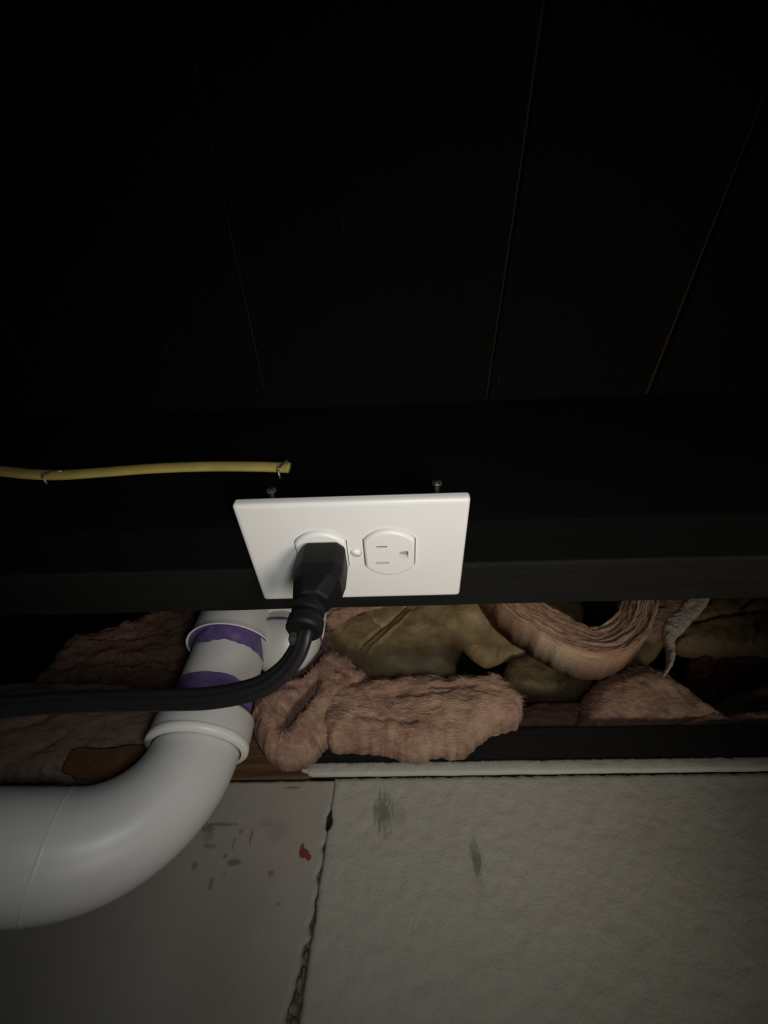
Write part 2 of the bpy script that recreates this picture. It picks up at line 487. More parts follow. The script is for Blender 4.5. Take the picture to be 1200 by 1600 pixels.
# grey paint lapped onto the foot of the sill: a lip with a ragged top
M['lip'] = wall_material('lapped_grey_wall_paint', (0.38, 0.37, 0.32), [], 0.05, 0.5)
verts, faces = [], []
xs = np.arange(-0.058, 0.5, 0.0008)
prof = [(0.0018, 0.0), (-0.0006, 0.0006), (-0.0012, 0.003), (-0.0006, 0.006), (0.0, 0.0085), (0.0008, 0.0098), (0.0022, 0.0102)]
for x in xs:
    k = min(1.0, max(0.0, (x + 0.058 + 0.004 * noise.noise(Vector((x * 900, 7, 0)))) / 0.009))
    rag = 0.0007 * noise.noise(Vector((x * 130, 4, 0))) + 0.0006 * noise.noise(Vector((x * 600, 5, 0)))
    if k < 1: rag += (1 - k) * 0.008 * noise.noise(Vector((x * 1100, 6, 0)))
    hh = (0.35 + 0.65 * k)
    for q, (dy, dz) in enumerate(prof):
        z = -0.0455 + (1 - hh) * 0.007 * (1 if q < 3 else 0.7) + dz * hh + (rag if q >= 4 else 0) + 0.0004 * noise.noise(Vector((x * 40, 2, 0)))
        y = WY + dy + 0.0005 * noise.noise(Vector((x * 90, dz * 200, 0)))
        verts.append((x, y, z))
k = len(prof)
for i in range(len(xs) - 1):
    for j in range(k - 1):
        faces.append((i * k + j, (i + 1) * k + j, (i + 1) * k + j + 1, i * k + j + 1))
lip = link_mesh('paint_lip', verts, faces, M['lip'], sill); lip['label'] = 'grey paint lapped over the foot of the sill'

rv, rf = box(-1.1, 1.1, WY + 0.135, WY + 0.172, -0.012, 0.17)
rim = link_mesh('trim_2', rv, rf, M['rim'], smooth=False); rim['kind'] = 'structure'
rim['label'] = 'dark rim board behind the insulation'

# ------------------------------------------------------------------ ceiling of black boards running to the wall
cv, cf = box(-1.2, 1.2, -1.6, 0.40, 0.1742, 0.20)
ceil = link_mesh('ceiling', cv, cf, M['gap_wood'], smooth=False); ceil['kind'] = 'structure'
edges = [-1.2, -0.86, -0.66, -0.47, -0.2795, -0.0865, 0.1060, 0.2440, 0.435, 0.63, 0.82, 1.2]
for i in range(len(edges) - 1):
    x0, x1 = edges[i] + 0.0013, edges[i + 1] - 0.0013
    dz = [0, 0.0012, -0.0006, 0.0008, 0.0, -0.0016, 0.0006, -0.0009, 0.0, 0.001, 0][i]
    verts, faces = [], []
    ys = np.linspace(-1.6, 0.40, 60)
    for y in ys:
        w0 = 0.0012 * noise.noise(Vector((i * 3.1, y * 7, 0))); w1 = 0.0012 * noise.noise(Vector((i * 3.1 + 2, y * 7, 0)))
        sk = -0.035 * y
        for (x, z) in ((x0 + w0 + 0.001, 0.1705 + dz), (x1 + w1 - 0.001, 0.1705 + dz), (x1 + w1, 0.1725 + dz), (x1 + w1, 0.1748), (x0 + w0, 0.1748), (x0 + w0, 0.1725 + dz)):
            verts.append((x + sk * 0.5, y, z))
    for a in range(len(ys) - 1):
        for b in range(6):
            faces.append((a * 6 + b, a * 6 + (b + 1) % 6, (a + 1) * 6 + (b + 1) % 6, (a + 1) * 6 + b))
    faces.append((0, 1, 2, 3, 4, 5)); faces.append(tuple((len(ys) - 1) * 6 + q for q in range(6)))
    link_mesh('plank', verts, faces, M['black_plank'], ceil, smooth=False)

# ------------------------------------------------------------------ the black doubled joist carrying the outlet
joist = thing('ceiling_joist', 'black painted doubled wooden joist that carries the white outlet', 'joist', (0, 0.022, 0.006))
def rough_board(name, y0, y1, z0, z1, mat, seed, amp=0.0005, parent=joist):
    verts, faces = [], []
    xs = np.arange(-1.1, 1.1001, 0.006)
    r = 0.0016
    for x in xs:
        d0 = amp * nz(x, seed, 0, 16, 4); d1 = amp * nz(x, seed + 3, 0, 16, 4); e = amp * 1.1 * nz(x, seed + 7, 0, 50, 3)
        for (y, z) in ((y0 + d0, z1), (y0 + d0, z0 + r), (y0 + r + d0 * .5 + e, z0), (y1 - r + d1, z0), (y1 + d1, z0 + r + e), (y1, z1)):
            verts.append((x, y, z))
    for a in range(len(xs) - 1):
        for b in range(6):
            faces.append((a * 6 + b, a * 6 + (b + 1) % 6, (a + 1) * 6 + (b + 1) % 6, (a + 1) * 6 + b))
    faces.append((0, 1, 2, 3, 4, 5)); faces.append(tuple((len(xs) - 1) * 6 + q for q in range(6)))
    return link_mesh(name, verts, faces, mat, parent, smooth=False)
rough_board('board', -0.0145, 0.0175, 0.0062, 0.1695, M['black_front'], 1)
bb = rough_board('board', 0.0180, 0.0568, 0.0055, 0.1695, M['black_back'], 11); bb['label'] = 'rear ply of the joist, greyer for a painted-in lit band'

# ------------------------------------------------------------------ the duplex outlet
PY0 = 0.0018
outlet = thing('wall_outlet', 'white duplex outlet with oversized cover plate under the black joist', 'outlet', (0, 0, 0.0055))
PW, PH, PT = 0.1235, 0.0760, 0.0052
def rrect(w, h, r, n=6):
    pts = []
    for cx, cy, a0 in ((w / 2 - r, h / 2 - r, 0), (-w / 2 + r, h / 2 - r, 90), (-w / 2 + r, -h / 2 + r, 180), (w / 2 - r, -h / 2 + r, 270)):
        for i in range(n + 1):
            a = math.radians(a0 + 90 * i / n); pts.append((cx + r * math.cos(a), cy + r * math.sin(a)))
    return pts
def face_outline(cx, r, flat, n=20, fr=0.0012):
    """a circle cut flat on the left and right"""
    pts = []
    a = math.acos(flat / r)
    for i in range(n + 1):
        t = a + (math.pi - 2 * a) * i / n; pts.append((cx + r * math.cos(t), r * math.sin(t)))
    for i in range(n + 1):
        t = math.pi + a + (math.pi - 2 * a) * i / n; pts.append((cx + r * math.cos(t), r * math.sin(t)))
    return pts
CX = 0.01905
holes = [face_outline(-CX, 0.0178, 0.0147), face_outline(CX, 0.0178, 0.0147), [(0.0033 * math.cos(t), 0.0033 * math.sin(t)) for t in np.linspace(0, 2 * math.pi, 24, endpoint=False)]]
top = rrect(PW - 0.0056, PH - 0.0056, 0.0012)
top = [(a, b + PY0) for a, b in top]; pts2 = [Vector((a, b)) for a, b in top]; loops = [list(range(len(top)))]
for h in holes:
    s = len(pts2); pts2 += [Vector((a, b)) for a, b in h]; loops.append(list(range(s, s + len(h))))
edges2 = [(l[i], l[(i + 1) % len(l)]) for l in loops for i in range(len(l))]
rv2, re2, rf2, ov, oe, of = delaunay_2d_cdt(pts2, edges2, [], 2, 1e-7)
def inside_any_hole(p):
    for h in holes:
        c = False; n = len(h)
        for i in range(n):
            x1, y1 = h[i]; x2, y2 = h[(i + 1) % n]
            if (y1 > p[1]) != (y2 > p[1]) and p[0] < (x2 - x1) * (p[1] - y1) / (y2 - y1) + x1: c = not c
        if c: return True
    return False
verts = [(v.x, v.y, 0.0) for v in rv2]; faces = []
for f in rf2:
    c = sum((rv2[i] for i in f), Vector((0, 0))) / len(f)
    if not inside_any_hole(c): faces.append(tuple(f))
# rolled rim of the plate
ring_prof = [(0.0056, 0.0), (0.0038, 0.00010), (0.0022, 0.0004), (0.0010, 0.0009), (0.0003, 0.0017), (0.0, 0.0034), (0.0, PT)]
prev = None
for inset, z in ring_prof:
    s = len(verts)
    rr = rrect(PW - inset, PH - inset, 0.0012 + (0.0056 - inset) * 0.16)
    verts += [(a, b + PY0, z) for a, b in rr]
    n = len(rr)
    if prev is not None:
        for i in range(n): faces.append((prev + i, prev + (i + 1) % n, s + (i + 1) % n, s + i))
    prev = s
for h in holes:
    s = len(verts); n = len(h)
    verts += [(a, b, 0.0) for a, b in h] + [(a, b, 0.0030) for a, b in h]
    for i in range(n): faces.append((s + i, s + (i + 1) % n, s + n + (i + 1) % n, s + n + i))
link_mesh('cover_plate', verts, faces, M['plate'], outlet).data.shade_smooth()
pl = outlet.children[0]
try:
    pl.data.set_sharp_from_angle(angle=math.radians(35))
except Exception:
    pass
bv, bf = box(-0.045, 0.045, -0.026, 0.026, 0.0036, 0.0054)
link_mesh('mounting_strap', bv, bf, M['slot'], outlet, smooth=False)

def receptacle(cx):
    """face standing a little proud of the plate, with real openings for the slots"""
    out = face_outline(cx, 0.0172, 0.0141)
    zf = -0.0024
    sl = []
    for sy, L in ((-0.00635, 0.0062), (0.00635, 0.0075)):
        w = 0.00075
        sl.append([(cx - 0.0042 - L / 2, sy - w), (cx - 0.0042 + L / 2, sy - w), (cx - 0.0042 + L / 2, sy + w), (cx - 0.0042 - L / 2, sy + w)])
    g = [(cx + 0.0105, -0.0026), (cx + 0.0105, 0.0026), (cx + 0.0078, 0.0026)] + [(cx + 0.0078 - 0.0026 * math.sin(t), 0.0026 * math.cos(t)) for t in np.linspace(0.25, math.pi - 0.25, 8)] + [(cx + 0.0078, -0.0026)]
    sl.append(g)
    sc = 0.90
    inner = [(cx + (a - cx) * sc, b * sc) for a, b in out]
    pts = [Vector(p) for p in inner]; loops = [list(range(len(inner)))]
    for h in sl:
        s = len(pts); pts += [Vector(p) for p in h]; loops.append(list(range(s, s + len(h))))
    ed = [(l[i], l[(i + 1) % len(l)]) for l in loops for i in range(len(l))]
    vv, ee, ff, *_ = delaunay_2d_cdt(pts, ed, [], 2, 1e-7)
    verts = [(v.x, v.y, zf) for v in vv]; faces = []
    def inh(p):
        for h in sl:
            c = False; n = len(h)
            for i in range(n):
                x1, y1 = h[i]; x2, y2 = h[(i + 1) % n]
                if (y1 > p[1]) != (y2 > p[1]) and p[0] < (x2 - x1) * (p[1] - y1) / (y2 - y1) + x1: c = not c
            if c: return True
        return False
    for f in ff:
        c = sum((vv[i] for i in f), Vector((0, 0))) / len(f)
        if not inh(c): faces.append(tuple(f))
    prev = None
    for s_, z in ((0.90, zf), (0.945, zf + 0.00025), (0.98, zf + 0.0009), (1.0, zf + 0.0018), (1.0, 0.0035)):
        s = len(verts); verts += [(cx + (a - cx) * s_, b * s_, z) for a, b in out]; n = len(out)
        if prev is not None:
            for i in range(n): faces.append((prev + i, prev + (i + 1) % n, s + (i + 1) % n, s + i))
        prev = s
    for h in sl:
        s = len(verts); n = len(h); verts += [(a, b, zf) for a, b in h] + [(a, b, 0.001) for a, b in h]
        for i in range(n): faces.append((s + i, s + (i + 1) % n, s + n + (i + 1) % n, s + n + i))
    o = link_mesh('receptacle_face', verts, faces, M['plate'], outlet)
    try: o.data.set_sharp_from_angle(angle=math.radians(30))
    except Exception: pass
    o['_base'] = outlet['_base']
    for q, h in enumerate(sl):
        xs_ = [p[0] for p in h]; ys_ = [p[1] for p in h]
        depth = -0.0012 if q < 2 else 0.0
        s = [(a, b, depth) for a, b in h] + [(a, b, depth + 0.0008) for a, b in h]
        n = len(h)
        fs = [tuple(range(n))[::-1], tuple(range(n, 2 * n))] + [(i, (i + 1) % n, n + (i + 1) % n, n + i) for i in range(n)]
        link_mesh('blade_slot' if q < 2 else 'ground_hole', s, fs, M['slot'] if q < 2 else M['brass'], o, smooth=False)
    return o
receptacle(-CX); receptacle(CX)
# centre screw: domed head with a slot
prof = [(0.0001, -0.0016), (0.0014, -0.0014), (0.0024, -0.0009), (0.0030, -0.0001), (0.0030, 0.003)]
sv_, sf_ = lathe(0, 0, prof, 24)
sc = link_mesh('cover_screw', sv_, sf_, M['plate'], outlet); sc['_base'] = outlet['_base']
bv, bf = box(-0.0024, 0.0024, -0.0003, 0.0003, -0.00168, -0.0010)
link_mesh('screw_slot', [(x * math.cos(0.5) - y * math.sin(0.5), x * math.sin(0.5) + y * math.cos(0.5), z) for x, y, z in bv], bf, M['brass'], sc, smooth=False)

# ------------------------------------------------------------------ plug and cord
cordset = thing('power_cord', 'black power cord plugged into the left socket and running off left', 'cord', (-CX, 0, -0.0025))
def plug_section(w, h, ch, ox=0.0, oy=0.0):
    """octagonal section: w across x, h across y, ch the cut corner"""
    a, b = w / 2, h / 2
    return [(ox + a, oy - b + ch), (ox + a, oy + b - ch), (ox + a - ch, oy + b), (ox - a + ch, oy + b), (ox - a, oy + b - ch), (ox - a, oy - b + ch), (ox - a + ch, oy - b), (ox + a - ch, oy - b)]
secs = [(-0.0027, .0244, .0236, .004, .0016), (-0.0060, .0252, .0246, .004, .0016), (-0.0190, .0256, .0252, .0045, .0014), (-0.0265, .0240, .0238, .0050, .0010),
        (-0.0330, .0200, .0205, .0055, -.0004), (-0.0360, .0180, .0185, .0052, -.0010)]
verts, faces = [], []
for z, w, h, ch, ox in secs:
    verts += [(-CX + x, y, z) for x, y in plug_section(w, h, ch, ox)]
for i in range(len(secs) - 1):
    for j in range(8): faces.append((i * 8 + j, i * 8 + (j + 1) % 8, (i + 1) * 8 + (j + 1) % 8, (i + 1) * 8 + j))
faces.append(tuple(range(8))); faces.append(tuple((len(secs) - 1) * 8 + j for j in range(8)))
pb = link_mesh('plug_body', verts, faces, M['plug'], cordset, smooth=False); bevel_mod(pb, 0.0014, 3)
pb['_base'] = cordset['_base']
for sy in (-0.00635, 0.00635):
    bv, bf = box(-CX - 0.0072, -CX - 0.0012, sy - 0.0006, sy + 0.0006, -0.0030, 0.0009)
    link_mesh('blade', bv, bf, M['steel'], pb, smooth=False)
# strain relief: ribbed neck that flares where the cord leaves
nk = [(-0.0350, .0080), (-0.0365, .0076), (-0.0372, .0088), (-0.0410, .0090), (-0.0418, .0076), (-0.0440, .0076), (-0.0448, .0096), (-0.0500, .0098), (-0.0512, .0084)]
path = [(-CX - 0.0018 - 0.05 * (-z - 0.0325), 0.0 + 0.04 * (-z - 0.0325), z) for z, r in nk]
tv, tf = tube(path, lambda i: circ(nk[i][1], 20, nk[i][1] * 0.9))
sr = link_mesh('strain_relief', tv, tf, M['plug'], cordset); sr.data.set_sharp_from_angle(angle=math.radians(40))
tabv, tabf = box(-CX - 0.0098, -CX - 0.0060, 0.0010, 0.0065, -0.0552, -0.0490)
tab = link_mesh('moulding_tab', tabv, tabf, M['olive'], cordset, smooth=False); bevel_mod(tab, 0.0012, 2)
# cord: flat three-core section with two grooves
pts = [(-0.0218, 0.001, -0.046), (-0.0228, 0.004, -0.0525), (-0.0265, 0.0105, -0.0575), (-0.0340, 0.0180, -0.0620), (-0.0470, 0.0250, -0.0655),
       (-0.0700, 0.0320, -0.0660), (-0.0960, 0.0370, -0.0640), (-0.1280, 0.0400, -0.0625), (-0.1560, 0.0400, -0.0630), (-0.1840, 0.0380, -0.0660), (-0.2250, 0.0330, -0.0690), (-0.32, 0.012, -0.068), (-0.45, -0.03, -0.06)]
path = catmull(pts, 10)
def cord_prof(i):
    out = []
    n = 48
    for k in range(n):
        t = 2 * math.pi * k / n
        a, b = 0.0030 * math.cos(t), 0.0053 * math.sin(t)
        g = 1 - 0.16 * sum(math.exp(-((b - c) / 0.0006) ** 2) for c in (-0.0018, 0.0018))
        a = math.copysign(abs(a) ** 0.75 * 0.0030 ** 0.25, a) * g
        out.append((a, b))
    return out
tv, tf = tube(path, cord_prof, frames=(0, -0.35, 1))
link_mesh('cord', tv, tf, M['cord'], cordset)

# ------------------------------------------------------------------ PVC drain
PX, PY = -0.125, 0.150
drain = thing('drain_pipe', 'white plastic drain pipe with purple primer bands and long bend at left', 'pipe', (PX, PY, -0.0950))
def wob(seed, amp):
    return lambda a: amp * noise.noise(Vector((math.cos(a) * 2.2, math.sin(a) * 2.2, seed))) + amp * 0.5 * noise.noise(Vector((math.cos(a) * 7, math.sin(a) * 7, seed + 5)))
# upper fitting with its lip
v_, f_ = lathe(PX, PY, [(0.0362, 0.165), (0.0362, 0.0440), (0.0368, 0.0400), (0.0376, 0.0382), (0.0372, 0.0376), (0.0345, 0.0385), (0.0318, 0.0420), (0.0300, 0.0425)])
o = link_mesh('upper_fitting', v_, f_, M['pvc'], drain); o['_base'] = drain['_base']
v_, f_ = lathe(PX, PY, [(0.0374, 0.0384), (0.0379, 0.0380), (0.0380, 0.0374), (0.0376, 0.0370), (0.0370, 0.0371), (0.0367, 0.0376)])
link_mesh('fitting_lip', v_, f_, M['pvc_lip'], o)
v_, f_ = lathe(PX, PY, [(0.0302, 0.060), (0.0302, -0.030)])
pipe = link_mesh('pipe_length', v_, f_, M['pvc'], drain); pipe['_base'] = drain['_base']
def band(z0, z1, r, s0, s1, amp0, amp1):
    n = 96; verts = []; faces = []
    w0, w1 = wob(s0, amp0), wob(s1, amp1)
    for zt in (0, 0.5, 1):
        for j in range(n):
            a = 2 * math.pi * j / n
            z = (z0 + w0(a)) * (1 - zt) + (z1 + w1(a)) * zt
            verts.append((PX + r * math.cos(a), PY + r * math.sin(a), z))
    for i in range(2):
        for j in range(n): faces.append((i * n + j, i * n + (j + 1) % n, (i + 1) * n + (j + 1) % n, (i + 1) * n + j))
    p = link_mesh('primer_band', verts, faces, M['primer'], pipe); p['label'] = 'purple primer stain'
    return p
band(0.0425, 0.0268, 0.03045, 1, 2, 0.0, 0.0022)
v_, f_ = lathe(PX, PY, [(0.0366, 0.0379), (0.0342, 0.0383), (0.0316, 0.0415), (0.0303, 0.0420)])
p = link_mesh('primer_band', v_, f_, M['primer'], o); p['label'] = 'purple primer inside the socket mouth'
band(-0.0005, -0.0230, 0.03045, 3, 4, 0.0022, 0.0)
# long bend
HUB = [(0.0304, -0.0205), (0.0340, -0.0207), (0.0352, -0.0218), (0.0356, -0.0235), (0.0356, -0.0395), (0.0356, -0.0420), (0.0330, -0.0440)]
v_, f_ = lathe(PX, PY, HUB)
hub = link_mesh('bend_hub', v_, f_, M['pvc'], drain); hub['_base'] = drain['_base']
v_, f_ = lathe(PX, PY, [(0.0355, -0.0388), (0.0361, -0.0394), (0.0362, -0.0405), (0.0361, -0.0432), (0.0352, -0.0441), (0.0315, -0.0446)])
link_mesh('hub_lip', v_, f_, M['pvc_lip'], hub)
HD = Vector((-0.895, -0.445, 0)).normalized(); RB = 0.0640; S = Vector((PX, PY, -0.0420))
path = [S + HD * (RB * (1 - math.cos(t))) + Vector((0, 0, -RB * math.sin(t))) for t in np.linspace(0, math.radians(84), 40)]
ld = (path[-1] - path[-2]).normalized()
ring_at = path[-1] + ld * 0.001
path += [path[-1] + ld * s for s in (0.02, 0.05, 0.09, 0.14, 0.22, 0.32)]
tv, tf = tube(path, circ(0.0303, 64), frames=(0, 1, 0))
bend = link_mesh('long_bend', tv, tf, M['pvc_elbow'], drain); bend['_base'] = drain['_base']
tv, tf = tube([ring_at - ld * 0.0012, ring_at - ld * 0.0006, ring_at + ld * 0.0006, ring_at + ld * 0.0012], lambda i: circ([0.0303, 0.03055, 0.03055, 0.0303][i], 64), closed_ends=False)
link_mesh('mould_ridge', tv, tf, M['pvc'], bend)
# the branch beside the upper fitting, ending in a rounded heel
bx_, by_ = -0.0830, 0.165
prof = [(0.0335, 0.165), (0.0335, 0.062)] + [(0.0335 * math.cos(t), 0.058 - 0.0335 * math.sin(t)) for t in np.linspace(0.05, math.pi / 2 - 0.02, 14)]
v_, f_ = lathe(bx_, by_, prof)
br = link_mesh('branch_heel', v_, f_, M['pvc'], drain); br['_base'] = drain['_base']
prof = [(0.0336, 0.0565), (0.0344, 0.0558), (0.0344, 0.0546), (0.0334, 0.0540)]
v_, f_ = lathe(bx_, by_, prof, wob=wob(8, 0.0006))
p = link_mesh('primer_trace', v_, f_, M['primer'], br); p['label'] = 'faint purple primer line'
prof = [(0.0352, 0.165), (0.0352, 0.0660), (0.0345, 0.0640), (0.0334, 0.0638)]
v_, f_ = lathe(bx_, by_, prof)
link_mesh('branch_hub', v_, f_, M['pvc_lip'], br)

# ------------------------------------------------------------------ yellow cable and its staples
FY = -0.0145
cable = thing('electrical_cable', 'flat yellow electrical cable stapled along the black joist', 'cable', tuple(at(225, 735, FY)))
cp_ = [(-260, 720), (-80, 728), (0, 736), (50, 741), (100, 742), (160, 738), (240, 732), (320, 729), (390, 729), (432, 730)]
pts = [at(u, v, FY - 0.0035) for u, v in cp_] + [at(441, 730.5, FY - 0.0035), at(452, 731, FY - 0.0035)]
path = catmull([tuple(p) for p in pts], 8)
tv, tf = tube(path, [(a, b) for a, b in circ(0.0050, 28, 0.0027)], frames=(0, 0, 1))
link_mesh('jacket', tv, tf, M['yellow'], cable)

def staple(label, A, B, leg_ax, drop_end):
    st = thing('cable_staple', label, 'staple', tuple(at(A[0], A[1], FY)), 'staples on the yellow cable')
    a, b = Vector(at(A[0], A[1], FY - 0.0068)), Vector(at(B[0], B[1], FY - 0.0068))
    d = (b - a).normalized()
    inw = Vector((0, 1, 0))
    w = 0.0008
    pts = [a + inw * 0.012, a + inw * 0.0012, a + d * 0.0008 + inw * 0.0002, a + d * 0.0016, b - d * 0.0016, b - d * 0.0008 + inw * 0.0002, b + inw * 0.0012, b + inw * 0.012]
    tv, tf = tube(pts[1:-1], circ(w, 10)); link_mesh('crown', tv, tf, M['steel'], st)
    for q, r in ((0, 1), (-1, -2)):
        tv, tf = tube([pts[r], pts[q]], circ(w, 10)); link_mesh('leg', tv, tf, M['steel'], st)
    return st
staple('bright wire staple at the cut right end of the yellow cable', (434, 733), (449, 719), None, None)
staple('thin wire staple over the yellow cable near the left edge', (64, 742), (97, 735), None, None)

# ------------------------------------------------------------------ two screws standing out of the joist above the plate
def screw(label, x, z, out, tilt, mat):
    s = thing('wood_screw', label, 'screw', (x, FY, z), 'screws above the cover plate')
    R = 0.0030
    prof = [(0.0002, -out - 0.0004), (0.0012, -out - 0.0003), (0.0013, -out + 0.0003), (0.0021, -out - 0.0001), (0.0028, -out + 0.0002), (R, -out + 0.0009), (0.0026, -out + 0.0016), (0.0013, -out + 0.0030)]
    verts, faces = lathe(0, 0, prof, 20)
    def tr(v): return (x + v[0] + tilt * (v[2]), FY + v[2], z + v[1] + 0.10 * v[2])
    h = link_mesh('screw_head', [tr(v) for v in verts], faces, mat, s); h['_base'] = s['_base']
    for sgn in (0, 1):
        bv, bf = box(-0.0017, 0.0017, -0.0003, 0.0003, -out - 0.0007, -out + 0.0001)
        if sgn: bv = [(v[1], v[0], v[2]) for v in bv]
        link_mesh('drive_recess', [tr((v[0] * .8 - v[1] * .6, v[0] * .6 + v[1] * .8, v[2])) for v in bv], bf, M['slot'], h, smooth=False)
    prof = []
    k = 0
    zz = -out + 0.0028
    while zz < 0.006:
        prof += [(0.0011, zz), (0.0016, zz + 0.0005), (0.0011, zz + 0.0010)]; zz += 0.0011
    verts, faces = lathe(0, 0, prof, 14)
    link_mesh('shank', [tr(v) for v in verts], faces, mat, s)
    return s
screw('grey screw standing out above the right part of the plate', 0.0480, 0.0275, 0.0145, 0.05, M['steel'])
screw('dark weathered screw standing out above the left corner of the plate', -0.0500, 0.0285, 0.0120, -0.1, M['rust'])

# ------------------------------------------------------------------ insulation
def poly_inside_dist(px, pz, poly):
    P = np.array(poly); Q = np.roll(P, -1, axis=0)
    d = np.full(px.shape, 1e9); c = np.zeros(px.shape, bool)
    for (x1, z1), (x2, z2) in zip(P, Q):
        dx, dz = x2 - x1, z2 - z1
        L = dx * dx + dz * dz + 1e-18
        t = np.clip(((px - x1) * dx + (pz - z1) * dz) / L, 0, 1)
        d = np.minimum(d, (px - x1 - t * dx) ** 2 + (pz - z1 - t * dz) ** 2)
        cond = (z1 > pz) != (z2 > pz)
        if abs(dz) > 1e-12:
            c ^= cond & (px < dx * (pz - z1) / dz + x1)
    return c, np.sqrt(d)

def batt(name, part, label, cat, outline, y, front, back, mat, rnd=0.014, res=0.0015, amp=0.003, nscale=70, stretch=(1, 1), ragged=0.001, folds=(), fibres=0, fmat=None, group=None, seed=0, grain=(1, 0.15), fl=0.011, tilt=0.0):
    """a padded piece bulging out of an upright outline; folds are (u0,v0,u1,v1,depth,width)"""
    oy = y - front * 0.3
    w = [at(u, v, oy) for u, v in outline]
    loop = catmull([(p[0], p[2], 0) for p in w], 14, True)
    poly = []
    for i, p in enumerate(loop):
        q = loop[(i + 1) % len(loop)]; t = (q - p); n = Vector((-t.y, t.x)); n = n.normalized() if n.length > 1e-9 else Vector((0, 0))
        k = ragged * (noise.noise(Vector((p.x * 150, p.y * 150, seed))) + 0.6 * noise.noise(Vector((p.x * 480, p.y * 480, seed))))
        poly.append((p.x + n.x * k, p.y + n.y * k))
    P = np.array(poly)
    gx, gz = np.meshgrid(np.arange(P[:, 0].min(), P[:, 0].max(), res), np.arange(P[:, 1].min(), P[:, 1].max(), res))
    gx = gx + res * 0.3 * np.sin(gz * 4000); gx, gz = gx.ravel(), gz.ravel()
    ins, d = poly_inside_dist(gx, gz, poly)
    k = ins & (d > res * 0.6)
    nb = len(poly)
    pts = [Vector(p) for p in poly] + [Vector((a, b)) for a, b in zip(gx[k], gz[k])]
    vv, ee, ff, ov, oe, of = delaunay_2d_cdt(pts, [(i, (i + 1) % nb) for i in range(nb)], [], 1, 1e-7)
    X = np.array([(v.x, v.y) for v in vv])
    _, D = poly_inside_dist(X[:, 0], X[:, 1], poly)
    zmid = P[:, 1].mean()
    fw = []
    for (u0, v0, u1, v1, dep, wid) in folds:
        a, b = at(u0, v0, oy), at(u1, v1, oy); fw.append((a[0], a[2], b[0], b[2], dep, wid))
    vf, vb = [], []
    for (x, z), dd in zip(X, D):
        s = min(1.0, dd / rnd); prof = math.sqrt(max(0, 1 - (1 - s) ** 2))
        n = amp * prof * (nz(x * stretch[0], seed, z * stretch[1], nscale, 4) + 0.35 * nz(x * stretch[0], seed + 4, z * stretch[1], nscale * 3.4, 3))
        jx = amp * 0.7 * prof * nz(x, seed + 11, z, nscale * 1.8, 3); jz = amp * 0.7 * prof * nz(x, seed + 17, z, nscale * 1.8, 3)
        h = front * prof
        for (ax, az, bx2, bz, dep, wid) in fw:
            dx, dz = bx2 - ax, bz - az; L = dx * dx + dz * dz
            t = max(0, min(1, ((x - ax) * dx + (z - az) * dz) / L))
            q = math.hypot(x - ax - t * dx, z - az - t * dz)
            h -= dep * math.exp(-(q / wid) ** 2) * (0.35 + 0.65 * math.sin(math.pi * (0.1 + 0.8 * t))) * min(1, prof * 1.5)
        yy = y + tilt * (z - zmid)
        vf.append((x + jx, yy - h + n, z + jz)); vb.append((x, yy + max(0.0002, back * prof), z))
    bidx = set(i for i in range(len(X)) if D[i] < 1e-6)
    nV = len(vf)
    verts = vf + vb
    faces = [tuple(f) for f in ff] + [tuple((nV + i if i not in bidx else i) for i in reversed(f)) for f in ff]
    e = thing(name, label, cat, (float(X[:, 0].mean()), y, float(X[:, 1].min())), group)
    o = link_mesh(part, verts, faces, mat, e)
    if fibres:
        rnd_ = random.Random(seed + 99); FV, FFc = [], []
        tri = [f for f in ff if len(f) == 3]
        g = Vector((grain[0], 0, grain[1])).normalized()
        for _ in range(fibres):
            f = rnd_.choice(tri); p = (Vector(vf[f[0]]) + Vector(vf[f[1]]) + Vector(vf[f[2]])) / 3
            nrm = (Vector(vf[f[1]]) - Vector(vf[f[0]])).cross(Vector(vf[f[2]]) - Vector(vf[f[0]]))
            if nrm.length < 1e-12: continue
            nrm.normalize()
            if nrm.y > 0: nrm = -nrm
            dirn = (g + Vector((rnd_.gauss(0, .3), rnd_.gauss(0, .25), rnd_.gauss(0, .3))) + nrm * rnd_.uniform(-0.05, 0.25))
            dirn = (dirn - nrm * dirn.dot(nrm) * 0.75).normalized()
            L = fl * rnd_.uniform(0.4, 1.2); sd = dirn.cross(nrm).normalized() * rnd_.uniform(0.00005, 0.00014)
            b0 = len(FV); bend_ = Vector((rnd_.gauss(0, 1), rnd_.gauss(0, 1), rnd_.gauss(0, 1))) * L * 0.06
            c0 = p - dirn * L * .5 - nrm * -0.0001; c1 = p + nrm * rnd_.uniform(0.0002, 0.0009) + bend_; c2 = p + dirn * L * .5 + nrm * rnd_.uniform(-0.0004, 0.0010)
            FV += [c0 - sd, c0 + sd, c1 - sd, c1 + sd, c2]
            FFc += [(b0, b0 + 1, b0 + 3, b0 + 2), (b0 + 2, b0 + 3, b0 + 4)]
        fo = link_mesh('loose_fibres', FV, FFc, fmat or M['fibres'], e, smooth=False); fo['kind'] = 'stuff'
    return e

IG = 'pieces of insulation stuffed above the wall'
